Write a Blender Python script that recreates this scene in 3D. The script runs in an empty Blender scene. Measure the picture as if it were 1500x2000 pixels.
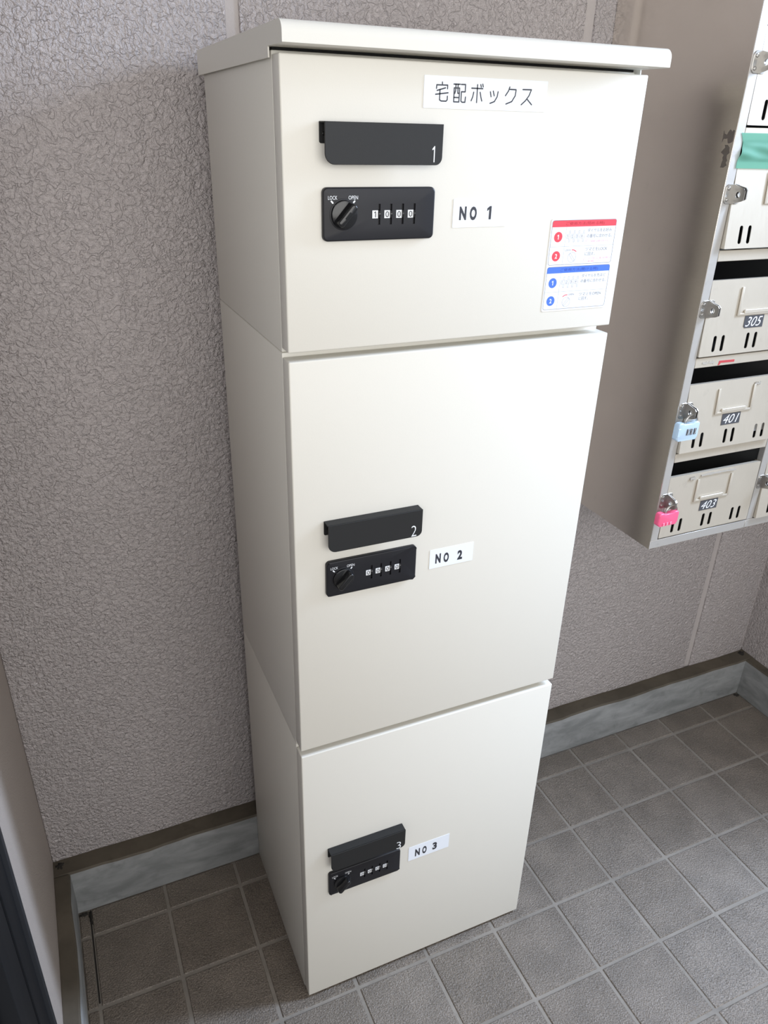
import bpy, bmesh, math, random
from mathutils import Matrix, Vector

random.seed(7)
SC = bpy.context.scene
COL = SC.collection

# ------------------------------------------------------------------ camera
CAM = (-0.04403, -1.11175, 1.46354)
YAW, PITCH, ROLL, FPX = 0.428097, -0.471461, 0.028071, 1491.986
ca, sa, cb, sb, cr, sr = (math.cos(YAW), math.sin(YAW), math.cos(PITCH), math.sin(PITCH),
                          math.cos(ROLL), math.sin(ROLL))
fwd = Vector((sa * cb, ca * cb, sb))
rgt = Vector((ca, -sa, 0))
upv = rgt.cross(fwd)
r2 = cr * rgt + sr * upv
u2 = -sr * rgt + cr * upv
cam_data = bpy.data.cameras.new('camera')
cam = bpy.data.objects.new('camera', cam_data)
COL.objects.link(cam)
cam_data.sensor_fit = 'VERTICAL'
cam_data.sensor_height = 36.0
cam_data.sensor_width = 27.0
cam_data.lens = FPX / 2000.0 * 36.0
cam_data.clip_start = 0.01
m = Matrix((r2, u2, -fwd)).transposed().to_4x4()
m.translation = Vector(CAM)
cam.matrix_world = m
SC.camera = cam

# ------------------------------------------------------------------ world, lights, exposure
world = bpy.data.worlds.new('overcast_sky')
SC.world = world
world.use_nodes = True
bg = world.node_tree.nodes['Background']
bg.inputs['Color'].default_value = (0.86, 0.92, 1.0, 1)
bg.inputs['Strength'].default_value = 1.05

def area(name, loc, target, sx, sy, power, color):
    d = bpy.data.lights.new(name, 'AREA')
    d.shape = 'RECTANGLE'
    d.size, d.size_y, d.energy, d.color = sx, sy, power, color
    o = bpy.data.objects.new(name, d)
    COL.objects.link(o)
    o.location = loc
    o.rotation_euler = (Vector(target) - Vector(loc)).to_track_quat('-Z', 'Y').to_euler()
    return o

area('entrance_daylight', (0.0, -2.75, 1.65), (0.3, 0, 1.35), 3.2, 1.5, 48, (1.0, 0.965, 0.915))
area('side_opening_daylight', (2.05, -0.66, 1.85), (0.7, -0.55, 0.0), 0.26, 1.0, 66, (0.62, 0.76, 1.0))

vs = SC.view_settings
vs.view_transform = 'Standard'
vs.look = 'None'
vs.gamma = 1.0
vs.use_curve_mapping = False
vs.exposure = 0.0

# ------------------------------------------------------------------ materials
def mat(name, color, rough=0.5, metal=0.0, **kw):
    mt = bpy.data.materials.new(name)
    mt.use_nodes = True
    nt = mt.node_tree
    b = nt.nodes['Principled BSDF']
    b.inputs['Base Color'].default_value = (*color, 1)
    b.inputs['Roughness'].default_value = rough
    b.inputs['Metallic'].default_value = metal
    if 'spec' in kw:
        b.inputs['Specular IOR Level'].default_value = kw['spec']
    return mt

class NT:
    """small node helper"""
    def __init__(self, mt):
        self.t = mt.node_tree
        self.b = self.t.nodes['Principled BSDF']
    def n(self, kind, **props):
        x = self.t.nodes.new(kind)
        for k, v in props.items():
            setattr(x, k, v)
        return x
    def l(self, a, b):
        self.t.links.new(a, b)
    def pos(self):
        if not hasattr(self, 'g'):
            self.g = self.n('ShaderNodeNewGeometry')
        return self.g.outputs['Position']
    def mapped(self, scale):
        mp = self.n('ShaderNodeMapping')
        mp.inputs['Scale'].default_value = scale
        self.l(self.pos(), mp.inputs['Vector'])
        return mp.outputs['Vector']
    def noise(self, scale, detail=2.0, rough=0.5, dist=0.0, vec=None):
        x = self.n('ShaderNodeTexNoise')
        x.inputs['Scale'].default_value = scale
        x.inputs['Detail'].default_value = detail
        x.inputs['Roughness'].default_value = rough
        x.inputs['Distortion'].default_value = dist
        self.l(vec or self.pos(), x.inputs['Vector'])
        return x.outputs['Fac']
    def ramp(self, fac, stops):
        x = self.n('ShaderNodeValToRGB')
        e = x.color_ramp.elements
        while len(e) < len(stops):
            e.new(0.5)
        for i, (p, c) in enumerate(stops):
            e[i].position = p
            e[i].color = (*c, 1) if len(c) == 3 else c
        self.l(fac, x.inputs['Fac'])
        return x.outputs['Color']
    def mix(self, fac, a, b, blend='MIX'):
        x = self.n('ShaderNodeMix', data_type='RGBA', blend_type=blend)
        for s, v in ((0, fac), (6, a), (7, b)):
            if isinstance(v, (int, float)):
                x.inputs[s].default_value = v
            elif isinstance(v, tuple):
                x.inputs[s].default_value = (*v, 1)
            else:
                self.l(v, x.inputs[s])
        return x.outputs[2]
    def bump(self, h, strength, dist, normal=None):
        x = self.n('ShaderNodeBump')
        x.inputs['Strength'].default_value = strength
        x.inputs['Distance'].default_value = dist
        self.l(h, x.inputs['Height'])
        if normal is not None:
            self.l(normal, x.inputs['Normal'])
        return x.outputs['Normal']
    def color(self, c):
        self.l(c, self.b.inputs['Base Color'])
    def rough(self, c):
        self.l(c, self.b.inputs['Roughness'])
    def normal(self, c):
        self.l(c, self.b.inputs['Normal'])

def gray(v):
    return (v, v, v)

def stucco(name, col, strength, dist, scale=75):
    mt = mat(name, col, 0.62)
    k = NT(mt)
    lump = k.ramp(k.noise(scale * 2.1, 3.0, 0.6, 0.3), [(0.30, gray(0)), (0.70, gray(1))])
    worm = k.ramp(k.noise(scale, 1.5, 0.5, 0.6), [(0.455, gray(1)), (0.50, gray(0.15)), (0.53, gray(1))])
    h = k.mix(0.30, lump, worm)
    k.normal(k.bump(h, strength, dist))
    spk = k.n('ShaderNodeTexVoronoi')
    spk.inputs['Scale'].default_value = 11
    k.l(k.pos(), spk.inputs['Vector'])
    d = k.ramp(spk.outputs['Distance'], [(0.014, gray(1)), (0.020, gray(0))])
    tint = k.mix(k.noise(3.0, 2), tuple(c * 0.95 for c in col), tuple(c * 1.05 for c in col))
    sel = k.ramp(k.noise(5.5, 0), [(0.56, gray(0)), (0.58, gray(1))])
    k.color(k.mix(k.mix(1.0, d, sel, 'MULTIPLY'), tint, (0.06, 0.05, 0.045)))
    return mt

M = {}
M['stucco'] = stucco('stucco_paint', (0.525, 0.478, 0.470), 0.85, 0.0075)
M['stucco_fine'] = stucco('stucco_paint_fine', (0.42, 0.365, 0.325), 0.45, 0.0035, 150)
M['sealant'] = stucco('painted_joint_sealant', (0.450, 0.410, 0.395), 0.2, 0.002, 60)

M['cream'] = mat('cream_powder_coat', (0.728, 0.704, 0.636), 0.47)
k = NT(M['cream']); k.normal(k.bump(k.noise(900, 1), 0.06, 0.0006))
M['charcoal'] = mat('charcoal_powder_coat', (0.017, 0.017, 0.017), 0.55, spec=0.35)
k = NT(M['charcoal']); k.normal(k.bump(k.noise(1600, 1), 0.12, 0.0005))
M['black_plastic'] = mat('black_plastic', (0.012, 0.012, 0.015), 0.42, spec=0.35)
k = NT(M['black_plastic']); k.normal(k.bump(k.noise(2200, 1), 0.08, 0.0004))
M['black_gloss'] = mat('black_gloss_plastic', (0.010, 0.010, 0.011), 0.16)
M['void'] = mat('black_foam_rubber', (0.006, 0.006, 0.006), 0.9)
M['print_white'] = mat('white_print', (0.82, 0.84, 0.86), 0.5)
M['label'] = mat('laminated_white_label', (0.84, 0.88, 0.94), 0.22)
M['label_edge'] = mat('clear_laminate_edge', (0.72, 0.75, 0.78), 0.2)
M['ink'] = mat('black_ink', (0.035, 0.037, 0.048), 0.4)
M['ink_grey'] = mat('grey_ink', (0.22, 0.23, 0.26), 0.4)
M['ink_red'] = mat('red_ink', (0.78, 0.075, 0.105), 0.35)
M['ink_red_dark'] = mat('dark_red_ink', (0.42, 0.03, 0.05), 0.35)
M['ink_blue'] = mat('blue_ink', (0.075, 0.19, 0.72), 0.35)
M['ink_blue_dark'] = mat('dark_blue_ink', (0.035, 0.085, 0.40), 0.35)
M['ink_pink'] = mat('pale_red_ink', (0.72, 0.33, 0.40), 0.35)

def concrete(name, col, dark, top=None):
    mt = mat(name, col, 0.75)
    k = NT(mt)
    a = k.noise(9, 4, 0.6, 0.4, k.mapped((1, 1, 3.0)))
    c = k.mix(k.ramp(a, [(0.35, gray(0)), (0.7, gray(1))]), dark, col)
    st = k.ramp(k.noise(28, 3, 0.6), [(0.60, gray(0)), (0.72, gray(1))])
    c = k.mix(k.mix(1.0, st, gray(0.35), 'MULTIPLY'), c, tuple(x * 0.62 for x in dark))
    k.color(c)
    k.normal(k.bump(k.noise(60, 4), 0.35, 0.003))
    return mt
M['curb'] = concrete('painted_concrete', (0.305, 0.31, 0.308), (0.175, 0.18, 0.178))
M['curb_top'] = concrete('grimy_mortar', (0.112, 0.093, 0.068), (0.070, 0.058, 0.042))
M['grout'] = concrete('cement_grout', (0.265, 0.238, 0.205), (0.20, 0.18, 0.155))
M['ground'] = concrete('outdoor_paving', (0.42, 0.40, 0.37), (0.36, 0.34, 0.32))
M['ceiling'] = mat('ceiling_paint', (0.62, 0.59, 0.56), 0.8)

# unglazed porcelain floor tile
M['tile'] = mat('porcelain_tile', (0.2, 0.18, 0.16), 0.42)
k = NT(M['tile'])
oi = k.n('ShaderNodeObjectInfo')
base = k.ramp(oi.outputs['Random'], [(0.0, (0.166, 0.139, 0.112)), (0.5, (0.180, 0.152, 0.124)), (1.0, (0.195, 0.167, 0.139))])
sp = k.ramp(k.noise(420, 2, 0.6), [(0.36, gray(0.62)), (0.52, gray(1.0)), (0.70, gray(1.38))])
c = k.mix(1.0, base, sp, 'MULTIPLY')
blot = k.ramp(k.noise(14, 3), [(0.35, gray(0.86)), (0.65, gray(1.1))])
k.color(k.mix(1.0, c, blot, 'MULTIPLY'))
h = k.mix(0.35, k.noise(330, 2, 0.6), k.noise(120, 2))
k.normal(k.bump(h, 0.75, 0.0045))
k.rough(k.ramp(k.noise(200, 2), [(0.3, gray(0.36)), (0.7, gray(0.52))]))

def steel(name, col, rough, streak, metal, dirt=0.0):
    mt = mat(name, col, rough, metal)
    k = NT(mt)
    s = k.noise(60, 3, 0.6, 0.0, k.mapped(streak))
    k.rough(k.ramp(s, [(0.3, gray(rough * 0.85)), (0.7, gray(rough * 1.2))]))
    c = k.mix(k.noise(14, 3), tuple(x * 0.92 for x in col), col)
    if dirt:
        d = k.ramp(k.noise(34, 4, 0.65), [(0.62, gray(0)), (0.74, gray(dirt))])
        c = k.mix(d, c, tuple(x * 0.62 for x in col))
    k.color(c)
    return mt
M['steel_side'] = steel('stainless_side', (0.93, 0.88, 0.81), 0.165, (1, 1, 9), 1.0, 0.12)
M['steel_front'] = steel('stainless_front', (0.60, 0.55, 0.465), 0.45, (9, 1, 1), 0.40, 0.3)
M['steel_frame'] = steel('stainless_frame', (0.57, 0.555, 0.53), 0.42, (1, 1, 9), 0.5, 0.35)
M['steel_bright'] = mat('bright_steel', (0.50, 0.485, 0.46), 0.30, 1.0)
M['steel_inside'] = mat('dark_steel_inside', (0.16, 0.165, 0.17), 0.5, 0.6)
M['plate_grey'] = mat('dark_grey_plate', (0.065, 0.068, 0.078), 0.4)
M['pink'] = mat('pink_enamel', (0.86, 0.12, 0.25), 0.3)
M['pale_blue'] = mat('pale_blue_enamel', (0.46, 0.60, 0.74), 0.3)
M['paper'] = mat('white_paper', (0.85, 0.85, 0.84), 0.7)
M['bronze'] = mat('dark_bronze_aluminium', (0.009, 0.010, 0.012), 0.55, spec=0.2)
M['bronze_edge'] = mat('lighter_bronze_edge', (0.022, 0.024, 0.028), 0.5, spec=0.3)  # slightly lighter bronze for the frame edge and glass bead
M['dark_glass'] = mat('dark_glass', (0.010, 0.012, 0.016), 0.12)
M['mold'] = mat('black_grime', (0.018, 0.015, 0.012), 0.9)

M['tape'] = mat('green_masking_tape', (0.16, 0.42, 0.31), 0.6, spec=0.25)
k = NT(M['tape'])
tr = k.n('ShaderNodeBsdfTransparent'); tr.inputs['Color'].default_value = (0.55, 0.85, 0.72, 1)
mx = k.n('ShaderNodeMixShader'); mx.inputs[0].default_value = 0.28
out = k.t.nodes['Material Output']
k.l(k.b.outputs[0], mx.inputs[1]); k.l(tr.outputs[0], mx.inputs[2]); k.l(mx.outputs[0], out.inputs['Surface'])

# ------------------------------------------------------------------ mesh helpers
def box(bm, x0, x1, y0, y1, z0, z1, bev=0.0, seg=2):
    vs_ = [bm.verts.new(p) for p in ((x0, y0, z0), (x1, y0, z0), (x1, y1, z0), (x0, y1, z0),
                                     (x0, y0, z1), (x1, y0, z1), (x1, y1, z1), (x0, y1, z1))]
    fs = [bm.faces.new([vs_[i] for i in q]) for q in
          ((0, 3, 2, 1), (4, 5, 6, 7), (0, 1, 5, 4), (1, 2, 6, 5), (2, 3, 7, 6), (3, 0, 4, 7))]
    if bev:
        es = list({e for f in fs for e in f.edges})
        bmesh.ops.bevel(bm, geom=es, offset=bev, segments=seg, affect='EDGES', profile=0.5)
    return bm

def B(*a, **k):
    return box(bmesh.new(), *a, **k)

def rrect(x0, x1, z0, z1, r, n=5):
    """outline, counter-clockwise seen from -y ; r = one radius or (bl, br, tr, tl)"""
    if not isinstance(r, tuple):
        r = (r,) * 4
    out = []
    for (cx, cz, sx, sz, a0, q) in ((x0, z0, 1, 1, 180, r[0]), (x1, z0, -1, 1, 270, r[1]),
                                    (x1, z1, -1, -1, 0, r[2]), (x0, z1, 1, -1, 90, r[3])):
        if q <= 0:
            out.append((cx, cz))
            continue
        for i in range(n + 1):
            t = math.radians(a0 + 90.0 * i / n)
            out.append((cx + sx * q + q * math.cos(t), cz + sz * q + q * math.sin(t)))
    return out

def circle(cx, cz, r, n=20):
    return [(cx + r * math.cos(2 * math.pi * i / n), cz + r * math.sin(2 * math.pi * i / n)) for i in range(n)]

def sheet(bm, outline, y, holes=()):
    edges = []
    for lp in [outline] + list(holes):
        v = [bm.verts.new((p[0], y, p[1])) for p in lp]
        edges += [bm.edges.new((v[i], v[(i + 1) % len(v)])) for i in range(len(v))]
    r = bmesh.ops.triangle_fill(bm, use_beauty=True, use_dissolve=not holes, edges=edges)
    fs = [g for g in r['geom'] if isinstance(g, bmesh.types.BMFace)]
    for f in fs:
        f.normal_update()
        if f.normal.y > 0:
            f.normal_flip()
    return fs

def prism(bm, outline, y0, y1, holes=(), bev=0.0, seg=2):
    """solid plate in the xz plane, front face at y0, back at y1 > y0"""
    fs = sheet(bm, outline, y0, holes)
    fr = set()
    n_out = len(outline)
    r = bmesh.ops.extrude_face_region(bm, geom=fs, use_keep_orig=True)
    nv = [g for g in r['geom'] if isinstance(g, bmesh.types.BMVert)]
    bmesh.ops.translate(bm, verts=nv, vec=(0, y1 - y0, 0))
    nf = [g for g in r['geom'] if isinstance(g, bmesh.types.BMFace)]
    bmesh.ops.recalc_face_normals(bm, faces=bm.faces[:])
    if bev:
        pts = {(round(p[0], 6), round(p[1], 6)) for p in outline}
        es = []
        for e in bm.edges:
            a, b = e.verts
            if abs(a.co.y - y0) < 1e-7 and abs(b.co.y - y0) < 1e-7 and len(e.link_faces) == 2 and \
               (round(a.co.x, 6), round(a.co.z, 6)) in pts and (round(b.co.x, 6), round(b.co.z, 6)) in pts:
                n0, n1 = e.link_faces[0].normal, e.link_faces[1].normal
                if abs(n0.dot(n1)) < 0.3:
                    es.append(e)
        bmesh.ops.bevel(bm, geom=es, offset=bev, segments=seg, affect='EDGES', profile=0.5)
    return bm

def P(*a, **k):
    return prism(bmesh.new(), *a, **k)

def stroke(bm, pts, w, y, closed=False):
    """flat pen stroke with round ends in the xz plane"""
    r = w / 2
    for i in range(len(pts) - 1):
        (x0, z0), (x1, z1) = pts[i], pts[i + 1]
        dx, dz = x1 - x0, z1 - z0
        L = math.hypot(dx, dz) or 1e-9
        a = math.atan2(dz, dx)
        ol = []
        for t in range(7):
            q = a - math.pi / 2 + math.pi * t / 6
            ol.append((x1 + r * math.cos(q), z1 + r * math.sin(q)))
        for t in range(7):
            q = a + math.pi / 2 + math.pi * t / 6
            ol.append((x0 + r * math.cos(q), z0 + r * math.sin(q)))
        yy = y - 0.000004 * i
        f = bm.faces.new([bm.verts.new((p[0], yy, p[1])) for p in ol])
        f.normal_update()
        if f.normal.y > 0:
            f.normal_flip()
    return bm

def tube(bm, pts, rad, n=10):
    """round bar along a polyline (3d points)"""
    pts = [Vector(p) for p in pts]
    rings = []
    up = Vector((0, 1, 0))
    for i, p in enumerate(pts):
        d = (pts[min(i + 1, len(pts) - 1)] - pts[max(i - 1, 0)]).normalized()
        a = d.cross(up)
        if a.length < 1e-4:
            a = d.cross(Vector((1, 0, 0)))
        a.normalize()
        b = d.cross(a)
        rings.append([bm.verts.new(p + rad * (math.cos(t) * a + math.sin(t) * b))
                      for t in (2 * math.pi * q / n for q in range(n))])
    for i in range(len(rings) - 1):
        for q in range(n):
            bm.faces.new((rings[i][q], rings[i][(q + 1) % n], rings[i + 1][(q + 1) % n], rings[i + 1][q]))
    bm.faces.new(rings[0][::-1]); bm.faces.new(rings[-1])
    bmesh.ops.recalc_face_normals(bm, faces=bm.faces[:])
    return bm

def cyl_y(bm, cx, cz, y0, y1, r, n=24, bev=0.0):
    return prism(bm, circle(cx, cz, r, n), y0, y1, bev=bev)

def text_bm(s, x0, x1, z0, z1, y, offset=0.0, shear=0.0, bm=None):
    """flat lettering fitted into a box of the xz plane, readable from -y"""
    cu = bpy.data.curves.new('lettering', 'FONT')
    cu.body = s
    cu.fill_mode = 'FRONT'
    cu.offset = offset
    cu.shear = shear
    cu.resolution_u = 3
    to = bpy.data.objects.new('lettering', cu)
    COL.objects.link(to)
    dg = bpy.context.evaluated_depsgraph_get()
    me = bpy.data.meshes.new_from_object(to.evaluated_get(dg))
    bpy.data.objects.remove(to)
    bpy.data.curves.remove(cu)
    t = bmesh.new()
    t.from_mesh(me)
    bpy.data.meshes.remove(me)
    bm = bm or bmesh.new()
    if not t.verts:
        t.free()
        return bm
    xs = [v.co.x for v in t.verts]; ys = [v.co.y for v in t.verts]
    ax, bx, ay, by = min(xs), max(xs), min(ys), max(ys)
    vm = {}
    for v in t.verts:
        vm[v] = bm.verts.new((x0 + (v.co.x - ax) / (bx - ax) * (x1 - x0), y,
                              z0 + (v.co.y - ay) / (by - ay) * (z1 - z0)))
    for f in t.faces:
        g = bm.faces.new([vm[v] for v in f.verts])
        g.normal_update()
        if g.normal.y > 0:
            g.normal_flip()
    t.free()
    return bm

def one_bm(x0, x1, z0, z1, y, w, bm=None):
    """figure 1: upright stem of width w with a slanting flag at the top left"""
    bm = bm or bmesh.new()
    h = z1 - z0
    sheet(bm, [(x1 - w, z0), (x1, z0), (x1, z1), (x1 - w * 0.75, z1), (x0, z1 - h * 0.17), (x0, z1 - h * 0.17 - w * 1.0), (x1 - w, z1 - h * 0.17 - w * 0.35)], y)
    return bm

def smooth(me, angle=0.7):
    for p in me.polygons:
        p.use_smooth = True
    try:
        me.set_sharp_from_angle(angle=angle)
    except Exception:
        pass

def wpos(o):
    v = Vector((0, 0, 0))
    while o is not None:
        v += o.location
        o = o.parent
    return v

def mesh(name, bm, mats, sm=True):
    me = bpy.data.meshes.new(name)
    bm.to_mesh(me)
    bm.free()
    for q in (mats if isinstance(mats, (list, tuple)) else [mats]):
        me.materials.append(M[q])
    if sm:
        smooth(me)
    return me

def obj(name, bm, mats, parent=None, origin=None, sm=True, label=None):
    """one mesh object from a bmesh given in world coordinates; its origin moves to `origin`"""
    pw = wpos(parent) if parent else Vector((0, 0, 0))
    o_ = Vector(origin) if origin else pw
    bmesh.ops.translate(bm, verts=bm.verts[:], vec=-o_)
    ob = bpy.data.objects.new(name, mesh(name, bm, mats, sm))
    COL.objects.link(ob)
    ob.parent = parent
    ob.location = o_ - pw
    if label:
        ob['label'] = label
    return ob

def inst(name, me, loc, parent=None, rot=None):
    """another object sharing mesh data; loc in the parent's space"""
    ob = bpy.data.objects.new(name, me)
    COL.objects.link(ob)
    ob.parent = parent
    ob.location = loc
    if rot:
        ob.rotation_euler = rot
    return ob

def thing(name, label, cat, loc, group=None):
    o = bpy.data.objects.new(name, None)
    COL.objects.link(o)
    o.empty_display_size = 0.05
    o.location = loc
    o['label'] = label
    o['category'] = cat
    if group:
        o['group'] = group
    return o

def struct(o, label=None):
    o['kind'] = 'structure'
    if label:
        o['label'] = label
    return o

# ------------------------------------------------------------------ room shell
XL, XR, YW = -0.2001, 1.6699, 0.1026          # left wall, right wall, back wall faces
XLC, XRC, YC, HC = -0.1714, 1.6431, 0.0623, 0.120   # kerb faces and height
ZC = 2.45
YO = -2.8                                      # open entrance side
YR = -0.48                                     # the right wall ends here
T = 0.15                                       # tile pitch

floor = struct(obj('floor', B(-1.9, 2.6, YO, 0.3, -0.12, -0.0022), 'grout', sm=False),
               'floor of square grey-brown tiles laid in pale cement joints')
J = 0.0066                                     # joint width
cols = [(XLC, -0.15)] + [(T * i, T * (i + 1)) for i in range(-1, 11)]
rows = [(0.0, YC)] + [(-T * (i + 1), -T * i) for i in range(0, 13)]
full = mesh('tile', B(-T / 2 + J / 2, T / 2 - J / 2, -T / 2 + J / 2, T / 2 - J / 2, -0.009, 0.0, bev=0.0016, seg=1), 'tile', sm=False)
for (y0, y1) in rows:
    for (x0, x1) in cols:
        x1c = min(x1, XRC)
        if abs((x1c - x0) - T) < 1e-6 and abs((y1 - y0) - T) < 1e-6:
            t = inst('tile', full, ((x0 + x1) / 2 + random.uniform(-.0006, .0006), (y0 + y1) / 2 + random.uniform(-.0006, .0006), random.uniform(-.0006, 0)), floor)
        else:
            a = x0 + (0.0005 if x0 <= XLC else J / 2)
            b = x1c - (0.0005 if x1c >= XRC else J / 2)
            c0 = y0 + J / 2
            d = y1 - (0.0005 if y1 >= YC else J / 2)
            t = obj('tile', B(a, b, c0, d, -0.009, 0.0, bev=0.0014, seg=1), 'tile', floor,
                    origin=((a + b) / 2, (c0 + d) / 2, 0), sm=False)

# back wall: rendered panels 600 mm wide with sealed recessed joints
wall_back = struct(obj('wall_back', B(XL - 0.1, XR + 0.1, YW + 0.0045, YW + 0.16, -0.02, ZC), 'sealant', sm=False),
                   'mauve-grey stucco wall of wide panels behind the parcel lockers')
js = [0.2625, 0.856, 1.459]
jw = 0.0095
edges_x = [XL] + js + [XR]
for i in range(4):
    a = edges_x[i] + (jw if i else 0.0)
    b = edges_x[i + 1] - (jw if i < 3 else 0.006)
    bm = B(a, b, YW, YW + 0.03, 0.0, ZC, bev=0.003, seg=2)
    obj('wall_panel', bm, 'stucco', wall_back, origin=((a + b) / 2, YW, 0))

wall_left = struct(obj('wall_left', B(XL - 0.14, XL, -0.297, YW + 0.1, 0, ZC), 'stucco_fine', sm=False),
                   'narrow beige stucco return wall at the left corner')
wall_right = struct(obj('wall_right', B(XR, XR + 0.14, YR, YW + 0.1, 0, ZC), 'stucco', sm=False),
                    'mauve-grey stucco wall at the right corner')
wall_low = struct(obj('wall_shade_screen', B(XL - 0.14, XL - 0.02, YO, -0.465, 0, 1.2, bev=0.004), 'stucco_fine'),
                  'added low wall, out of view, that shades the lower left side')  # unseen wall, added to keep low light off the left floor and kerb
ceiling = struct(obj('ceiling', B(-1.9, 1.83, YO, 0.3, ZC, ZC + 0.1), 'ceiling', sm=False), 'plain painted entrance ceiling')
ground = struct(obj('ground', B(-14, 14, -16, 6, -0.3, -0.125), 'ground', sm=False), 'pale paving outside the entrance')

def kerb(name, x0, x1, y0, y1, face, label):
    """uneven concrete kerb: pale painted face, grimy top; face = 'y', 'x+' or 'x-' side that shows"""
    bm = bmesh.new()
    L0, L1 = (x0, x1) if face == 'y' else (y0, y1)
    n = max(8, int((L1 - L0) / 0.03))
    prof = []
    rng = random.Random(name)
    rows_ = []
    for i in range(n + 1):
        s = L0 + (L1 - L0) * i / n
        w = 0.0012 * math.sin(i * 0.9) + rng.uniform(-.0008, .0008)
        h = HC + 0.0012 * math.sin(i * 0.6 + 1) + rng.uniform(-.0007, .0007)
        if face == 'y':
            ring = [(s, y0 + 0.001, 0), (s, y0 + w, 0.03), (s, y0 + w, h - 0.004), (s, y0 + w + 0.003, h), (s, y1, h + 0.001), (s, y1, 0)]
        elif face == 'x+':
            ring = [(x1 - 0.001, s, 0), (x1 - w, s, 0.03), (x1 - w, s, h - 0.004), (x1 - w - 0.003, s, h), (x0, s, h + 0.001), (x0, s, 0)]
        else:
            ring = [(x0 + 0.001, s, 0), (x0 + w, s, 0.03), (x0 + w, s, h - 0.004), (x0 + w + 0.003, s, h), (x1, s, h + 0.001), (x1, s, 0)]
        rows_.append([bm.verts.new(p) for p in ring])
    for i in range(n):
        for q in range(6):
            f = bm.faces.new((rows_[i][q], rows_[i][(q + 1) % 6], rows_[i + 1][(q + 1) % 6], rows_[i + 1][q]))
            f.material_index = 1 if q in (2, 3) else 0
    bm.faces.new(rows_[0]); bm.faces.new(rows_[-1][::-1])
    bmesh.ops.recalc_face_normals(bm, faces=bm.faces[:])
    return struct(obj(name, bm, ['curb', 'curb_top']), label)
kerb('baseboard_back', XL, XR, YC, YW - 0.0004, 'y', 'pale concrete kerb with a grimy top along the back wall')
kerb('baseboard_left', XL + 0.0004, XLC, -0.29, YC - 0.0008, 'x+', 'pale concrete kerb with a grimy top along the left wall')
kerb('baseboard_right', XRC, XR - 0.0004, YR, YC - 0.0008, 'x-', 'pale concrete kerb with a grimy top along the right wall')

def grime(parent, cx, cy, z, rx, ry, seed):
    rg_ = random.Random(seed)
    bm = bmesh.new()
    top_ = bm.verts.new((cx, cy, z + 0.0035))
    ring = []
    for i in range(22):
        a = 2 * math.pi * i / 22
        q = rg_.uniform(0.55, 1.15)
        ring.append(bm.verts.new((cx + rx * q * math.cos(a), cy + ry * q * math.sin(a), z - 0.001)))
    for i in range(22):
        bm.faces.new((top_, ring[i], ring[(i + 1) % 22]))
    return obj('grime', bm, 'mold', parent)
bb = bpy.data.objects['baseboard_back']
grime(bb, XL + 0.013, YW - 0.013, HC + 0.0012, 0.014, 0.013, 1)
grime(bb, XR - 0.016, YW - 0.012, HC + 0.0012, 0.017, 0.012, 2)
grime(floor, XLC + 0.010, YC - 0.006, 0.0004, 0.011, 0.006, 3)
grime(floor, XRC - 0.008, YC - 0.008, 0.0004, 0.014, 0.007, 4)
grime(floor, -0.1497, YC - 0.020, 0.0004, 0.0035, 0.02, 5)
obj('open_joint', B(-0.1515, -0.1487, -0.14, YC - 0.002, -0.0030, -0.0012), 'mold', floor, sm=False)

# dark door in the left wall
door_1 = struct(obj('door_1', B(XL - 0.08, XL + 0.004, -0.313, -0.2975, 0, 2.1, bev=0.001), 'bronze_edge'),
                'dark bronze door frame at the left edge')
obj('door_stile', B(XL - 0.06, XL - 0.001, -0.372, -0.3135, 0.01, 2.1, bev=0.002), 'bronze', door_1)
obj('glass_bead', B(XL - 0.05, XL - 0.006, -0.384, -0.3725, 0.01, 2.1, bev=0.001), 'bronze_edge', door_1)
obj('door_post', B(XL - 0.06, XL - 0.001, -0.46, -0.3845, 0.01, 2.1, bev=0.002), 'bronze', door_1)
obj('door_head', B(XL - 0.08, XL + 0.004, -0.46, -0.2975, 2.1005, ZC - 0.001), 'bronze', door_1)

# ------------------------------------------------------------------ parcel lockers
DX0, DX1 = 0.2084, 0.6641
YD = -0.2828                                   # door front
YF = -0.2572                                   # body front
YB = 0.0602
YL = YD - 0.0005                               # face of the paper labels

def lettering(name, s, x0, x1, z0, z1, y, m_, parent, **kw):
    return obj(name, text_bm(s, x0, x1, z0, z1, y, **kw), m_, parent, sm=False)

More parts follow.
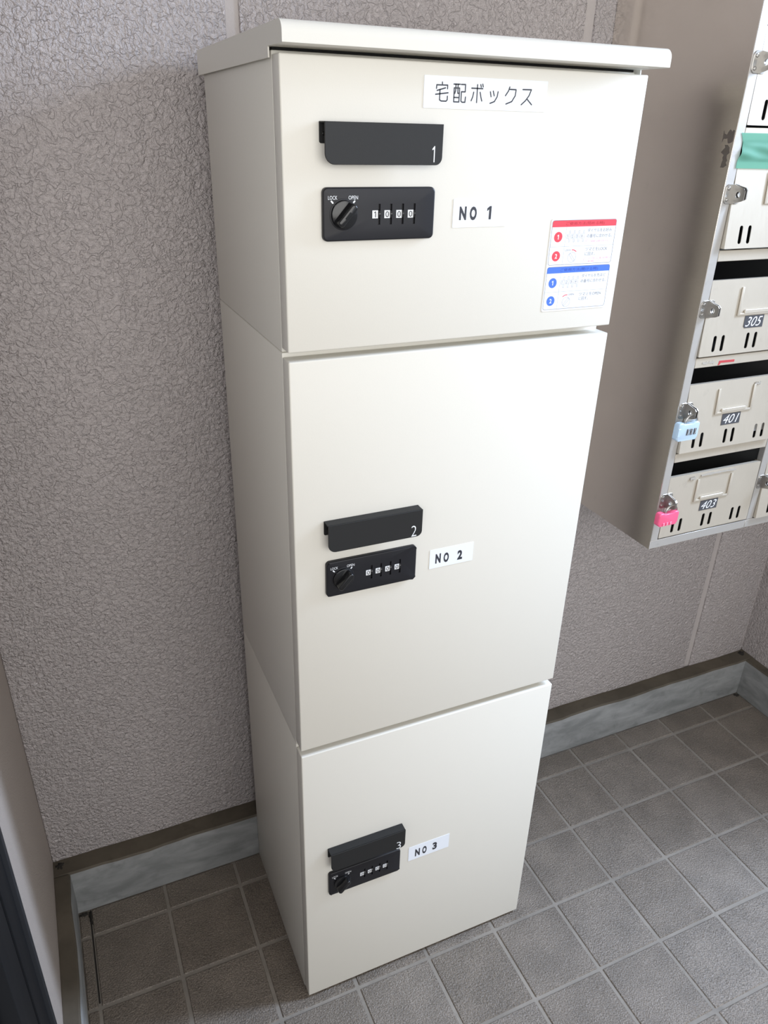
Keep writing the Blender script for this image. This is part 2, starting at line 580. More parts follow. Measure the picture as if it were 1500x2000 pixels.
def make_lock(par, x0, zt, code, far=False):
    """combination lock plate; x0 left edge, zt top edge"""
    w, h, th = 0.1335, 0.0546, 0.006
    dx, dz = x0 - 0.2504, zt - 1.4008
    yf = YD - th
    S = lambda x, z: (x + dx, z + dz)
    wins = [0.3108, 0.3252, 0.3396, 0.3538]
    slits = [0.3157, 0.3298, 0.3441, 0.3584]
    holes = []
    for wx, sx in zip(wins, slits):
        wl, wr, zc = wx - 0.0034, sx + 0.0013, 1.3733
        # window and slit form one opening
        pts = [(wl, zc - 0.0041), (sx - 0.0013, zc - 0.0041), (sx - 0.0013, zc - 0.0107), (wr, zc - 0.0107),
               (wr, zc + 0.0107), (sx - 0.0013, zc + 0.0107), (sx - 0.0013, zc + 0.0041), (wl, zc + 0.0041)]
        holes.append([S(*p) for p in pts])
    ol = rrect(x0, x0 + w, zt - h, zt, 0.0055, 6)
    bm = prism(bmesh.new(), ol, yf, yf + 0.0028, holes, bev=0.0018, seg=3)
    prism(bm, ol, yf + 0.0027, YD - 0.0001)
    lock = obj('combination_lock', bm, 'black_plastic', par)
    for i, (wx, sx) in enumerate(zip(wins, slits)):
        x, z = S(wx, 1.3733)
        win = obj('digit_window', P(rrect(x - 0.0034, x + 0.0034, z - 0.0041, z + 0.0041, 0.0003, 2), yf - 0.0001, yf + 0.0026), 'print_white', lock)
        obj('digit', one_bm(x - 0.0013, x + 0.0008, z - 0.0031, z + 0.0031, yf - 0.00022, 0.0009) if code[i] == '1' else
            text_bm(code[i], x - 0.0021, x + 0.0021, z - 0.0031, z + 0.0031, yf - 0.00022), 'ink', lock, sm=False)
        xs, zs = S(sx, 1.3733)
        bmw = bmesh.new()
        ring = []
        for q in range(9):
            a = math.radians(-60 + 15 * q)
            ring.append((yf + 0.0034 - 0.0052 * math.cos(a) * 1.0, zs + 0.0052 * math.sin(a)))
        ring.append((yf + 0.0027, zs + 0.0046)); ring.append((yf + 0.0027, zs - 0.0046))
        va = [bmw.verts.new((xs - 0.0010, p[0], p[1])) for p in ring]
        vb = [bmw.verts.new((xs + 0.0010, p[0], p[1])) for p in ring]
        bmw.faces.new(va[::-1]); bmw.faces.new(vb)
        for q in range(len(ring)):
            bmw.faces.new((va[q], va[(q + 1) % len(ring)], vb[(q + 1) % len(ring)], vb[q]))
        bmesh.ops.recalc_face_normals(bmw, faces=bmw.faces[:])
        obj('thumbwheel', bmw, 'black_gloss', lock, sm=False)
    # knob
    kx, kz = S(0.2737, 1.3737)
    bm = cyl_y(bmesh.new(), kx, kz, yf - 0.0006, yf + 0.001, 0.0162, 40, bev=0.0003)
    obj('knob_ring', bm, 'black_plastic', lock)
    bm = cyl_y(bmesh.new(), kx, kz, yf - 0.0042, yf - 0.0007, 0.0148, 40, bev=0.0012)
    # grip bar at 45 degrees, pointing to OPEN
    bar = bmesh.new()
    prism(bar, rrect(-0.0152, 0.0152, -0.0046, 0.0046, 0.0040, 6), -0.0148, -0.0040, bev=0.0016, seg=3)
    for v in bar.verts:
        t = (v.co.y + 0.004) / -0.0108
        v.co.z *= 1.12 - 0.30 * t
        v.co.x *= 1.0 - 0.10 * t
    bar.transform(Matrix.Translation((kx, yf, kz)) @ Matrix.Rotation(math.radians(-48), 4, 'Y'))
    tmp = bpy.data.meshes.new('tmp'); bar.to_mesh(tmp); bar.free(); bm.from_mesh(tmp); bpy.data.meshes.remove(tmp)
    knob = obj('knob', bm, 'black_gloss', lock)
    sl = P(rrect(-0.0045, 0.0045, -0.0011, 0.0011, 0.0004, 2), -0.01505, -0.0143)
    sl.transform(Matrix.Translation((kx, yf, kz)) @ Matrix.Rotation(math.radians(-48), 4, 'Y'))
    obj('knob_slot', sl, 'void', lock, sm=False)
    yt = yf - 0.00012
    a, b = S(0.2559, 1.3888), S(0.2664, 1.3926)
    obj('lock_lettering', text_bm('LOCK', a[0], b[0], a[1], b[1], yt), 'print_white', lock, sm=False)
    a, b = S(0.2793, 1.3888), S(0.2902, 1.3926)
    obj('open_lettering', text_bm('OPEN', a[0], b[0], a[1], b[1], yt), 'print_white', lock, sm=False)
    for p, q in (((0.2596, 1.3872), (0.2613, 1.3855)), ((0.2864, 1.3871), (0.2847, 1.3853))):
        obj('position_mark', stroke(bmesh.new(), [S(*p), S(*q)], 0.0017, yt), 'print_white', lock, sm=False)
    return lock

def make_handle(par, zt, digit, nb):
    x0, x1, d, h, th = 0.2486, 0.3848, 0.016, 0.0400, 0.0013
    yo = YD - d
    bm = bmesh.new()
    prism(bm, rrect(x0 + 0.0028 - 0.002, x1, zt - h, zt, (0.0108, 0.0078, 0.0, 0.0), 8), yo, yo + th, bev=0.0004, seg=1)
    box(bm, x0, x1, yo + 0.0002, YD - 0.0003, zt - th, zt, bev=0.0005, seg=1)
    prism(bm, rrect(x0, x1 - 0.001, zt - 0.0205, zt - 0.0004, (0.002, 0.002, 0, 0), 3), YD - th, YD - 0.0002)
    hd = obj('handle', bm, 'charcoal', par)
    for sx in (x0 + 0.0052, x1 - 0.0062):
        obj('screw', cyl_y(bmesh.new(), sx, zt - 0.0115, YD - th - 0.0011, YD - th, 0.0021, 12, bev=0.0005), 'black_gloss', hd)
    obj('number', one_bm(*nb, yo - 0.00015, 0.0012) if digit == '1' else text_bm(digit, *nb, yo - 0.00015, offset=-0.012), 'print_white', hd, sm=False)
    return hd

def make_label(par, x0, x1, z0, z1, tilt=0.0):
    """thin laminated paper label"""
    r = 0.0006
    ob = obj('label', P(rrect(x0, x1, z0, z1, r, 2), YL, YD - 0.0001), 'label', par)
    return ob

def make_box(z0, z1, dz0, dz1, label):
    t = thing('parcel_locker', label, 'parcel locker', ((DX0 + DX1) / 2, (YF + YB) / 2, z0), 'stacked parcel lockers')
    obj('body', B(DX0 - 0.0002, DX1 + 0.0002, YF, YB, z0, z1, bev=0.0016, seg=2), 'cream', t)
    obj('door', B(DX0, DX1, YD, YF - 0.0006, dz0, dz1, bev=0.0017, seg=3), 'cream', t)
    return t

g = 0.0003
box1 = make_box(1.2198 + g, 1.5252, 1.2251, 1.5215, 'short cream steel parcel locker at the top of the stack, with red and blue instructions')
box2 = make_box(0.6100 + g, 1.2198 - g, 0.6161, 1.2145, 'tall cream steel parcel locker in the middle of the stack, labelled NO 2')
box3 = make_box(0.0, 0.6100 - g, 0.0075, 0.6040, 'tall cream steel parcel locker at the bottom of the stack, standing on the tiles')

make_handle(box1, 1.4633, '1', (0.3722, 0.3754, 1.4263, 1.4421))
make_handle(box2, 1.0012, '2', (0.3684, 0.3762, 0.9625, 0.9790))
make_handle(box3, 0.3866, '3', (0.3684, 0.3768, 0.3465, 0.3632))
make_lock(box1, 0.2504, 1.4008, '1000')
make_lock(box2, 0.2500, 0.9405, '0000')
make_lock(box3, 0.2486, 0.3290, '0000')
obj('seal_strip', B(DX0 + 0.0015, DX1 - 0.0015, YF + 0.0015, YF + 0.012, 1.5252, 1.5276), 'void', box1)

# title label, lettering drawn stroke by stroke
STROKES = [
    [(0.3882, 1.5033), (0.3884, 1.5008)], [(0.3815, 1.4973), (0.3817, 1.5006), (0.3948, 1.5007), (0.3948, 1.4974)],
    [(0.3824, 1.4954), (0.3923, 1.4981)], [(0.3808, 1.4917), (0.3957, 1.4936)],
    [(0.3858, 1.496), (0.3858, 1.4866), (0.3878, 1.4856), (0.3937, 1.4856), (0.3951, 1.4869), (0.3951, 1.4903)],
    [(0.4023, 1.502), (0.4099, 1.5021)], [(0.4031, 1.4853), (0.4029, 1.4985), (0.4095, 1.4985), (0.4095, 1.4853), (0.4031, 1.4853)],
    [(0.4048, 1.5019), (0.4048, 1.496), (0.4039, 1.4933)], [(0.4074, 1.502), (0.4075, 1.4936), (0.4089, 1.4935)],
    [(0.4032, 1.4895), (0.4092, 1.4895)],
    [(0.4114, 1.502), (0.4165, 1.5021), (0.4166, 1.4952), (0.4119, 1.4951), (0.412, 1.4862), (0.4134, 1.4852), (0.417, 1.4853), (0.4173, 1.4902)],
    [(0.4244, 1.499), (0.4382, 1.499)], [(0.4314, 1.5025), (0.4316, 1.4855)],
    [(0.4272, 1.4952), (0.4262, 1.4905), (0.4246, 1.487)], [(0.4352, 1.4954), (0.4366, 1.4908), (0.438, 1.4872)],
    [(0.4354, 1.5027), (0.4362, 1.5004)], [(0.4378, 1.5032), (0.4386, 1.5008)],
    [(0.4481, 1.4963), (0.4494, 1.4917)], [(0.4517, 1.4971), (0.4533, 1.4927)],
    [(0.4579, 1.4967), (0.4572, 1.4919), (0.4541, 1.4871), (0.4486, 1.4852)],
    [(0.4725, 1.5018), (0.4712, 1.498), (0.4677, 1.4933)],
    [(0.4728, 1.4996), (0.4809, 1.4995), (0.4804, 1.4936), (0.4765, 1.4878), (0.4692, 1.4852)],
    [(0.4898, 1.5), (0.501, 1.5002), (0.4985, 1.4942), (0.4944, 1.4892), (0.4893, 1.4851)],
    [(0.4966, 1.4906), (0.503, 1.4855)],
]
lab = make_label(box1, 0.3667, 0.5222, 1.4785, 1.5092)
bm = bmesh.new()
for i, s in enumerate(STROKES):
    stroke(bm, s, 0.00135, YL - 0.00012)
obj('lettering', bm, 'ink', lab, sm=False)

for par, lx, tx in (
    (box1, (0.4109, 0.4838, 1.3564, 1.3876), (0.4192, 0.4285, 1.3645, 1.3793, 0.4330, 0.4424, 1.3640, 1.3792, 0.4562, 0.4636, 1.3646, 1.3793, '1')),
    (box2, (0.4076, 0.4786, 0.8934, 0.9244), (0.4170, 0.4256, 0.9006, 0.9164, 0.4302, 0.4388, 0.8996, 0.9158, 0.4529, 0.4610, 0.8994, 0.9151, '2')),
    (box3, (0.4010, 0.4828, 0.2820, 0.3166), (0.4141, 0.4237, 0.2886, 0.3068, 0.4285, 0.4373, 0.2882, 0.3072, 0.4492, 0.4581, 0.2892, 0.3074, '3')),
):
    lb = make_label(par, *lx)
    bm = bmesh.new()
    for q, ch in ((0, 'N'), (4, 'O'), (8, tx[12])):
        if ch == '1':
            one_bm(tx[q] , tx[q] + 0.0058, tx[q + 2], tx[q + 3], YL - 0.00012, 0.0031, bm=bm)
        else:
            text_bm(ch, *tx[q:q + 4], YL - 0.00012, offset=0.050, bm=bm)
    obj('lettering', bm, 'ink', lb, sm=False)

# instruction sticker
st = obj('instruction_sticker', P(rrect(0.5492, 0.6512, 1.2502, 1.3634, 0.003, 4), YL, YD - 0.0001), 'label', box1)
def flat(name, ol, y, m_, holes=()):
    bm = bmesh.new(); sheet(bm, ol, y, holes); return obj(name, bm, m_, st, sm=False)
def line(pts, w, y, m_, name='rule'):
    return obj(name, stroke(bmesh.new(), pts, w, y), m_, st, sm=False)
Y1, Y2, Y3 = YL - 0.00010, YL - 0.00018, YL - 0.00026
for (zt, zb, zh, zm, ci, cid, col_z, dzs) in (
        (1.3616, 1.3080, 1.3535, 1.3303, 'ink_red', 'ink_red_dark', (1.3418, 1.3189), 1.3421),
        (1.3060, 1.2524, 1.2979, 1.2745, 'ink_blue', 'ink_blue_dark', (1.2860, 1.2634), 1.2862)):
    red = ci == 'ink_red'
    flat('panel_border', rrect(0.5508, 0.6492, zb, zt, 0.0030, 5), Y1, 'ink_grey',
         [rrect(0.5513, 0.6487, zb + 0.0005, zt - 0.0005, 0.0026, 5)])
    hd = flat('panel_header', rrect(0.5513, 0.6487, zh, zt - 0.0005, (0, 0, 0.0026, 0.0026), 5), Y1, ci)
    line([(0.5727, zb + 0.0004), (0.5727, zh)], 0.00022, Y1, 'ink_grey')
    line([(0.5512, zm), (0.6488, zm)], 0.00022, Y1, 'ink_grey')
    obj('title', text_bm('ご使用方法(閉める時)' if red else 'ご使用方法(開ける時)', 0.5712, 0.6300, zh + 0.0014, zh + 0.0058, Y2), cid, st, sm=False)
    for i, zc in enumerate(col_z):
        flat('number_disc', circle(0.5617, zc, 0.0062, 28), Y1, ci)
        obj('number', one_bm(0.5602, 0.5625, zc - 0.0028, zc + 0.0028, Y2, 0.0011) if i == 0 else
            text_bm('2', 0.5600, 0.5634, zc - 0.0028, zc + 0.0028, Y2, offset=0.02), 'print_white', st, sm=False)
    # little dials
    for i in range(4):
        x = 0.5746 + 0.0071 * i
        bm = bmesh.new()
        r_ = [(x, dzs - 0.0022), (x + 0.0033, dzs - 0.0022), (x + 0.0033, dzs - 0.0067), (x + 0.0050, dzs - 0.0067),
              (x + 0.0050, dzs + 0.0067), (x + 0.0033, dzs + 0.0067), (x + 0.0033, dzs + 0.0024), (x, dzs + 0.0024), (x, dzs - 0.0022)]
        stroke(bm, r_, 0.00028, Y1)
        if i == 0:
            one_bm(x + 0.0010, x + 0.0020, dzs - 0.0014, dzs + 0.0016, Y1, 0.0004, bm=bm)
        else:
            text_bm('1234'[i], x + 0.0007, x + 0.0027, dzs - 0.0014, dzs + 0.0016, Y1, bm=bm)
        obj('dial_drawing', bm, 'ink_grey', st, sm=False)
    kz = 1.3168 if red else 1.2610
    bm = bmesh.new()
    cc = circle(0.5862, kz, 0.0062, 26); stroke(bm, cc + cc[:1], 0.00026, Y1)
    a = math.radians(130 if red else 50)
    ux, uz = math.cos(a), math.sin(a)
    q = [(0.5862 + ux * s * 0.0054 - uz * t * 0.0013, kz + uz * s * 0.0054 + ux * t * 0.0013) for s, t in ((1, 1), (1, -1), (-1, -1), (-1, 1), (1, 1))]
    stroke(bm, q, 0.00026, Y1)
    obj('knob_drawing', bm, 'ink_grey', st, sm=False)
    def txt(s, x0, x1, z, h, m_):
        obj('lettering', text_bm(s, x0, x1, z - h / 2, z + h / 2, Y1), m_, st, sm=False)
    if red:
        txt('LOCK', 0.5747, 0.5835, 1.3257, 0.0022, 'ink_grey')
        line([(0.5853, 1.3259), (0.5880, 1.3257), (0.5918, 1.3238)], 0.0010, Y1, 'ink_red', 'arrow')
        txt('ダイヤルをお好み', 0.6055, 0.6432, 1.3489, 0.0045, 'ink_grey')
        txt('の番号に合わせる。', 0.6054, 0.6446, 1.3421, 0.0045, 'ink_grey')
        txt('“0000”は使えません。', 0.6114, 0.6413, 1.3357, 0.0026, 'ink_pink')
        txt('ツマミをLOCK', 0.6059, 0.6404, 1.3261, 0.0043, 'ink_grey')
        txt('に回す。', 0.6058, 0.6216, 1.3202, 0.0043, 'ink_grey')
        txt('ツマミが回らない事と扉が開かな', 0.6098, 0.6477, 1.3146, 0.0024, 'ink_pink')
        txt('い事を確認して下さい。', 0.6099, 0.6358, 1.3111, 0.0024, 'ink_pink')
        for (x, z) in ((0.6054, 1.3356), (0.6053, 1.3130)):
            bm = bmesh.new(); cc = circle(x, z, 0.0029, 20); stroke(bm, cc + cc[:1], 0.00024, Y1)
            stroke(bm, [(x, z + 0.0018), (x, z - 0.0006)], 0.0005, Y1); stroke(bm, [(x, z - 0.0017), (x, z - 0.0018)], 0.0005, Y1)
            obj('warning_mark', bm, 'ink_pink', st, sm=False)
    else:
        txt('OPEN', 0.5884, 0.5973, 1.2702, 0.0022, 'ink_grey')
        line([(0.5801, 1.2681), (0.5832, 1.2697), (0.5868, 1.2701)], 0.0010, Y1, 'ink_red', 'arrow')
        txt('ダイヤルを先ほど', 0.6058, 0.6440, 1.2931, 0.0045, 'ink_grey')
        txt('の番号に合わせる。', 0.6053, 0.6454, 1.2866, 0.0045, 'ink_grey')
        txt('ツマミをOPEN', 0.6054, 0.6404, 1.2698, 0.0043, 'ink_grey')
        txt('に回す。', 0.6057, 0.6207, 1.2641, 0.0043, 'ink_grey')

# lid (weather cap) resting on the top locker
lx0, lx1 = 0.2040, 0.6705
lid = thing('locker_lid', 'cream steel lid with a rounded front edge capping the locker stack', 'lid', ((lx0 + lx1) / 2, -0.1, 1.5252))
arc = [(-0.2985 + 0.0107 * math.cos(math.radians(90 + 90 * i / 8)), 1.5371 + 0.0107 * math.sin(math.radians(90 + 90 * i / 8))) for i in range(1, 9)]
crown = [(0.0745, 1.5425), (-0.2985, 1.5478)] + arc + [(-0.3092, 1.5284), (-0.3082, 1.5279)]
def yz_slab(x0, x1, prof):
    bm = bmesh.new()
    va = [bm.verts.new((x0, p[0], p[1])) for p in prof]
    vb = [bm.verts.new((x1, p[0], p[1])) for p in prof]
    bm.faces.new(va); bm.faces.new(vb[::-1])
    for i in range(len(prof)):
        j = (i + 1) % len(prof)
        bm.faces.new((va[i], vb[i], vb[j], va[j]))
    bmesh.ops.recalc_face_normals(bm, faces=bm.faces[:])
    return bm
obj('lid_top', yz_slab(lx0 + 0.0016, lx1 - 0.0016, [(0.0728, 1.5258)] + [(0.0728, 1.5425)] + crown[1:] + [(-0.2450, 1.5279), (-0.2448, 1.5258)]), 'cream', lid)
for x in (lx0, lx1 - 0.0016):
    obj('side_skirt', yz_slab(x, x + 0.0016, [(0.0745, 1.5137)] + crown + [(-0.2600, 1.5279), (-0.2608, 1.5272), (-0.2612, 1.5180)]), 'cream', lid)
obj('back_skirt', B(lx0 + 0.0016, lx1 - 0.0016, 0.0729, 0.0745, 1.5137, 1.5424), 'cream', lid, sm=False)

# ------------------------------------------------------------------ mailbox bank on the back wall
MX, MY, MZ = 0.9040, -0.2039, 0.7803
PX, PZ, SW = 0.2350, 0.16835, 0.0172           # column and row pitch, stile and rail width
NC, NR = 3, 6
MX1 = MX + NC * PX + SW
MZ1 = MZ + NR * PZ + SW
bank = thing('mailbox_bank', 'stainless steel bank of apartment mailboxes hung on the back wall', 'mailboxes', (MX, YW, MZ))
TH = 0.0015
obj('side_panel', B(MX, MX + TH, MY + 0.0005, YW - 0.0006, MZ, MZ1, bev=0.0003, seg=1), 'steel_side', bank)
obj('side_panel', B(MX1 - TH, MX1, MY + 0.0005, YW - 0.0006, MZ, MZ1), 'steel_side', bank)
obj('top_panel', B(MX + TH, MX1 - TH, MY + 0.0005, YW - 0.0006, MZ1 - TH, MZ1), 'steel_side', bank)
obj('bottom_panel', B(MX + TH, MX1 - TH, MY + 0.0005, YW - 0.0006, MZ, MZ + TH), 'steel_side', bank)
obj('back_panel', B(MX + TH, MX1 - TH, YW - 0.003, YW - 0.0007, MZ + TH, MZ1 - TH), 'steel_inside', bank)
for i in range(NC + 1):
    x = MX + i * PX
    stile = obj('stile', B(x + 0.0004, x + SW - (0.0006 if i < NC else 0.0004), MY, MY + 0.012, MZ + (SW if i else 0.0165), MZ1 - SW, bev=0.0006, seg=1), 'steel_frame', bank)
    if 0 < i < NC:
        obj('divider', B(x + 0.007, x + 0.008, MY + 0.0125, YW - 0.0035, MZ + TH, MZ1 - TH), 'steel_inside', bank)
for r in range(NR + 1):
    z = MZ + r * PZ
    for c in range(NC):
        x = MX + c * PX + (SW if 0 < r < NR else 0)
        x1 = MX + (c + 1) * PX + (SW if (c == NC - 1 and not 0 < r < NR) else 0)
        obj('rail', B(x + 0.0003, x1 - 0.0001, MY + 0.0003, MY + 0.011, z + 0.0002, z + SW - 0.0008, bev=0.0006, seg=1), 'steel_front' if 0 < r < NR else 'steel_frame', bank)
        if 0 < r < NR:
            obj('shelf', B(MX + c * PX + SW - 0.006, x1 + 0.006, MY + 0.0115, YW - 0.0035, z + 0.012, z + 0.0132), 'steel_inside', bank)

# shared door meshes, local origin = top-left corner of the door front
DW, DH = PX - SW - 0.0012, 0.1205
vent_x = (0.0285, 0.0460, 0.1005, 0.1180, 0.1725, 0.1900)
vents = [rrect(v - 0.0034, v + 0.0034, -DH + 0.0066, -DH + 0.0330, 0.0033, 4) for v in vent_x]
bm = prism(bmesh.new(), rrect(0, DW, -DH, 0, (0.001, 0.001, 0.001, 0.001), 1), 0, 0.0010, vents)
box(bm, 0.0, 0.0010, 0.0009, 0.0125, -DH + 0.001, -0.001)
box(bm, DW - 0.0010, DW, 0.0009, 0.0125, -DH + 0.001, -0.001)
box(bm, 0.001, DW - 0.001, 0.0009, 0.0100, -DH, -DH + 0.001)
box(bm, 0.001, DW - 0.001, 0.0009, 0.0060, -0.001, 0.0)
ME_door = mesh('door', bm, 'steel_front', sm=False)
# card holder: U channel with a raised lip, left / bottom / right
hx0, hx1, hz0, hz1 = 0.0650, 0.1505, -DH + 0.0627, -DH + 0.1080
bm = bmesh.new()
box(bm, hx0, hx0 + 0.0050, -0.0026, -0.0004, hz0, hz1, bev=0.0008, seg=2)
box(bm, hx1 - 0.0050, hx1, -0.0026, -0.0004, hz0, hz1, bev=0.0008, seg=2)
box(bm, hx0 + 0.0045, hx1 - 0.0045, -0.0026, -0.0004, hz0, hz0 + 0.0042, bev=0.0008, seg=2)
prism(bm, rrect(hx0 + 0.014, hx1 - 0.016, hz0 + 0.003, hz0 + 0.0088, (0.0, 0.0, 0.0022, 0.0022), 3), -0.0034, -0.0006, bev=0.0005, seg=1)
ME_holder = mesh('card_holder', bm, 'steel_front')

def tab_mesh(side):
    """hasp half: riveted foot plus a tapered tab with a hole that stands out towards -y.
    side -1: foot to the left (on the stile), +1: foot to the right (on the door); origin at the bend, mid height"""
    bm = bmesh.new()
    fw, hh = 0.0140, 0.0138
    if side < 0:
        prism(bm, rrect(-fw, 0.0010, -hh, hh, (0.006, 0.0, 0.0, 0.006), 5), -0.0014, -0.0001, bev=0.0005, seg=1)
        rx = -0.0085
    else:
        prism(bm, rrect(-0.0010, fw * 0.85, -hh, hh, (0.0, 0.006, 0.006, 0.0), 5), -0.0014, -0.0001, bev=0.0005, seg=1)
        rx = 0.0075
    # tab in the yz plane
    d = 0.0245
    pts = [(0.0, -hh), (-d + 0.004, -0.0085), (-d, -0.0065), (-d, 0.0060), (-d + 0.003, 0.0090), (-0.0015, hh), (0.0, hh)]
    hole = circle(-0.0125, 0.0, 0.0043, 14)
    t = bmesh.new()
    prism(t, [(p[0], p[1]) for p in pts], -0.0006, 0.0006, [hole])
    for v in t.verts:                                    # local (x,y,z) -> (y,x,z)
        v.co = Vector((v.co.y, v.co.x, v.co.z))
    bmesh.ops.recalc_face_normals(t, faces=t.faces[:])
    tmp = bpy.data.meshes.new('tmp'); t.to_mesh(tmp); t.free(); bm.from_mesh(tmp); bpy.data.meshes.remove(tmp)
    return mesh('hasp', bm, 'steel_bright', sm=False), rx
ME_hl, RXL = tab_mesh(-1)
ME_hr, RXR = tab_mesh(1)
ME_rivet = mesh('rivet', cyl_y(bmesh.new(), 0, 0, -0.0012, 0, 0.0026, 14, bev=0.0007), 'steel_bright')

tilt = {(0, 0): 0.8, (1, 0): 3.3, (2, 0): 2.0, (3, 0): 4.0, (4, 0): 0.5, (0, 1): 3.6}
plates = {(0, 0): '403', (1, 0): '401', (2, 0): '305'}
bl = Vector(bank.location)
for r in range(NR):
    for c in range(NC):
        x = MX + c * PX + SW + 0.0004
        zb = MZ + r * PZ + SW + 0.0022
        d = inst('door', ME_door, Vector((x, MY + 0.0012, zb + DH)) - bl, bank, (math.radians(-tilt.get((r, c), 0.6)), 0, 0))
        inst('card_holder', ME_holder, (0, 0, 0), d)
        hz = -DH + 0.0772
        hp = inst('hasp', ME_hr, (0.0012, 0, hz), d)
        for s in (-1, 1):
            inst('rivet', ME_rivet, (0.0012 + RXR, -0.0014, hz + s * 0.0075), d)
        hl = inst('hasp', ME_hl, Vector((x - 0.0012, MY, zb + DH + hz)) - bl, bank)
        for s in (-1, 1):
            inst('rivet', ME_rivet, (RXL, -0.0014, s * 0.0078), hl)
        if (r, c) in plates:
            s = plates[(r, c)]
            px0, pz0, pz1 = 0.0850, -DH + 0.0410, -DH + 0.0612
            bm = P([(px0, pz0), (px0 + 0.0425, pz0), (px0 + 0.0425, pz1), (px0, pz1)] if s != '305' else
                   [(px0 + 0.0035, pz0), (px0 + 0.0425, pz0), (px0 + 0.0425, pz1), (px0, pz1), (px0, pz0 + 0.003)], -0.0006, -0.0001)
            text_bm(s, px0 + 0.0035, px0 + 0.0395, pz0 + 0.0024, pz1 - 0.0022, -0.00075, shear=0.35, offset=-0.004, bm=bm)
            for f in bm.faces:
                if abs(f.calc_center_median().y + 0.00075) < 1e-5:
                    f.material_index = 1
            o_ = inst('number_plate', mesh('number_plate', bm, ['plate_grey', 'print_white'], sm=False), (0, 0, 0), d)
            o_['label'] = 'dark grey plate numbered ' + s

# remnants of tape on the bank
bm = P([(0.9715, 1.1183), (0.9732, 1.1259), (1.007, 1.1252), (1.0071, 1.1213), (0.9771, 1.1219), (0.9748, 1.1185)][::-1], MY - 0.0001, MY + 0.0003)
M['red_tape'] = mat('red_tape_scrap', (0.50, 0.06, 0.07), 0.5)
obj('tape_scrap', bm, 'red_tape', bank, label='torn scrap of red tape on the rail')

def jagged(x0, x1, z0, z1, n, seed, gap=0.0):
    rg_ = random.Random(seed)
    up_ = [(x0 + (x1 - x0) * i / n, z1 - (z1 - z0) * rg_.uniform(0, 0.42)) for i in range(n + 1)]
    lo_ = [(x0 + (x1 - x0) * i / n, z0 + (z1 - z0) * rg_.uniform(0, 0.42)) for i in range(n + 1)]
    return lo_ + up_[::-1]
M['residue'] = mat('old_tape_residue', (0.10, 0.08, 0.065), 0.8)
M['residue_pale'] = mat('pale_tape_residue', (0.40, 0.375, 0.335), 0.7)
# two patches on the side panel, near its front edge (outline in y,z)
for (y0, y1, z0, z1, sd) in ((-0.2010, -0.1810, 1.4480, 1.4675, 4), (-0.1995, -0.1830, 1.4170, 1.4470, 5)):
    bm = bmesh.new()
    if z1 - z0 > y1 - y0:
        ol = [(b_, a_) for a_, b_ in jagged(z0, z1, y0, y1, 9, sd)]
    else:
        ol = jagged(y0, y1, z0, z1, 9, sd)
    prism(bm, ol, -0.00012, 0.0)
    for v in bm.verts:
        v.co = Vector((MX + v.co.y, v.co.x, v.co.z))
    bmesh.ops.recalc_face_normals(bm, faces=bm.faces[:])
    obj('tape_residue', bm, 'residue', bank, sm=False)
for (x0, x1, z0, z1, sd) in ((0.9930, 1.0760, 0.9120, 0.9165, 6), (0.9680, 0.9790, 0.9080, 0.9150, 7), (1.0690, 1.0820, 1.0740, 1.0800, 8),
                             (0.9360, 0.9620, 1.1215, 1.1275, 9)):
    obj('tape_residue', P(jagged(x0, x1, z0, z1, 12, sd), MY - (0.0001 if z0 > 1.1 else 0.0012), MY + 0.0005), 'residue_pale', bank, sm=False)

# green masking tape over one letter slot (row 4 from below)
bm = bmesh.new()
zt_, zb_, xa, xb_ = 1.4632, 1.4168, 0.9140, 1.1500
nx, nz = 60, 24
rg = random.Random(3)
grid = []
for i in range(nz + 1):
    row = []
    v = i / nz
    for j in range(nx + 1):
        u = j / nx
        x = xa + (xb_ - xa) * u + (0.004 * math.sin(v * 5.0) * (1 if j == 0 else 0)) + 0.0075 * max(0, (v - 0.0)) * (1 - u) * 0.9
        z = zt_ + (zb_ - zt_) * v - 0.002 * u * v
        bag = math.sin(math.pi * min(1, max(0, (v - 0.28) / 0.52)))
        y = MY - 0.0009 + 0.0016 * bag * (0.4 + math.sin(u * 31 + v * 5) * 0.6 + 0.7 * math.sin(u * 17 - v * 14)) - 0.0022 * bag - 0.0006 * v
        row.append(bm.verts.new((x, y, z)))
    grid.append(row)
for i in range(nz):
    for j in range(nx):
        bm.faces.new((grid[i][j], grid[i + 1][j], grid[i + 1][j + 1], grid[i][j + 1]))
obj('slot_tape', bm, 'tape', bank, label='strip of green masking tape sealing a letter slot')

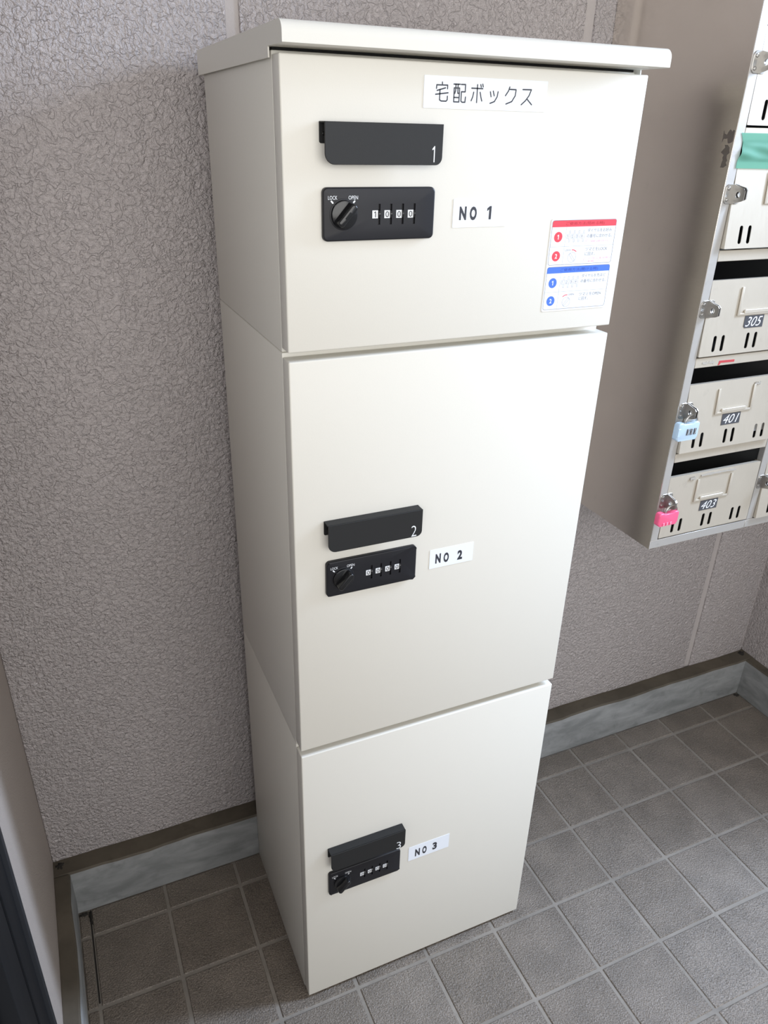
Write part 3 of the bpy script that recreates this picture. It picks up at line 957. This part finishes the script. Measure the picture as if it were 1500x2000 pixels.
# ------------------------------------------------------------------ padlocks
def padlock(label, m_, cx, zt, w, h, dials_low, leg_dx, tiltdeg, zsh):
    yc = MY - 0.0125
    dep = 0.0105
    t = thing('padlock', label, 'padlock', (cx, yc, zt - h), 'small combination padlocks')
    x0, x1, z0, z1 = cx - w / 2, cx + w / 2, zt - h, zt
    # body outline, dipped between the shackle legs
    ol = rrect(x0, x1, z0, z1, (0.0065, 0.0065, 0.005, 0.005), 6)
    k_ = len(ol) // 4 * 3
    top_ = [(cx + w * 0.26, z1), (cx + w * 0.20, z1 - 0.0022), (cx - w * 0.20, z1 - 0.0022), (cx - w * 0.26, z1)]
    ol = ol[:k_] + top_ + ol[k_:]
    bm = prism(bmesh.new(), ol, yc - dep, yc - dep * 0.0, bev=0.0022, seg=3)
    obj('lock_body', bm, m_, t)
    yf = yc - dep
    for i in range(3):
        dx = (i - 1) * 0.0078
        if dials_low:
            a, b = z0 + 0.0004, z0 + 0.0068
            xx = cx + dx - 0.002
        else:
            a, b = z0 + h * 0.30, z0 + h * 0.66
            xx = cx + dx + 0.0065
        dl = obj('number_dial', P(rrect(xx - 0.0026, xx + 0.0026, a, b, 0.0008, 3), yf - 0.0009, yf + 0.004, bev=0.0006, seg=1), 'plate_grey' if not dials_low else m_, t)
        obj('dial_mark', stroke(bmesh.new(), [(xx - 0.0008, a + 0.0012), (xx + 0.001, (a + b) / 2), (xx - 0.0008, b - 0.0012)], 0.0007, yf - 0.0011), 'print_white', dl, sm=False)
    if not dials_low:
        obj('release_latch', P(rrect(x0 + 0.0004, x0 + 0.0060, z0 + h * 0.25, z0 + h * 0.72, 0.001, 3), yf - 0.0006, yf + 0.004, bev=0.0004, seg=1), m_, t)
    # shackle
    ym = yc - dep / 2
    xl, xr = cx + leg_dx - 0.0125, cx + leg_dx + 0.0125
    rr = 0.0125
    pts = [(xl, ym, z1 - 0.003), (xl, ym, zsh - rr)]
    for i in range(1, 12):
        a = math.pi - math.pi * i / 12
        pts.append((cx + leg_dx + rr * math.cos(a), ym + (0.0 if True else 0), zsh - rr + rr * math.sin(a)))
    pts += [(xr, ym, zsh - rr), (xr, ym, z1 - 0.003)]
    obj('shackle', tube(bmesh.new(), pts, 0.0017, 10), 'steel_bright', t)
    return t
zr = lambda r: MZ + r * PZ + SW + 0.0022 + 0.0772   # hasp hole height of row r
padlock('pink combination padlock hanging from the hasp of mailbox 403', 'pink', 0.9125, 0.8650, 0.0450, 0.0255, True, 0.0072, 0, zr(0) - 0.0012)
padlock('pale blue combination padlock hanging from the hasp of mailbox 401', 'pale_blue', 0.9135, 1.0325, 0.0460, 0.0315, False, 0.0068, 0, zr(1) - 0.0012)

# letter inside mailbox 401, seen through the right-hand vents
env = obj('letter', B(MX + SW + 0.150, MX + SW + 0.214, MY + 0.0035, MY + 0.0047, MZ + PZ + SW + 0.018, MZ + PZ + SW + 0.10), 'paper', origin=(MX + 0.19, MY + 0.017, MZ + PZ + SW + 0.018))
env['label'] = 'white letter inside mailbox 401 showing through its vents'
env['category'] = 'letter'
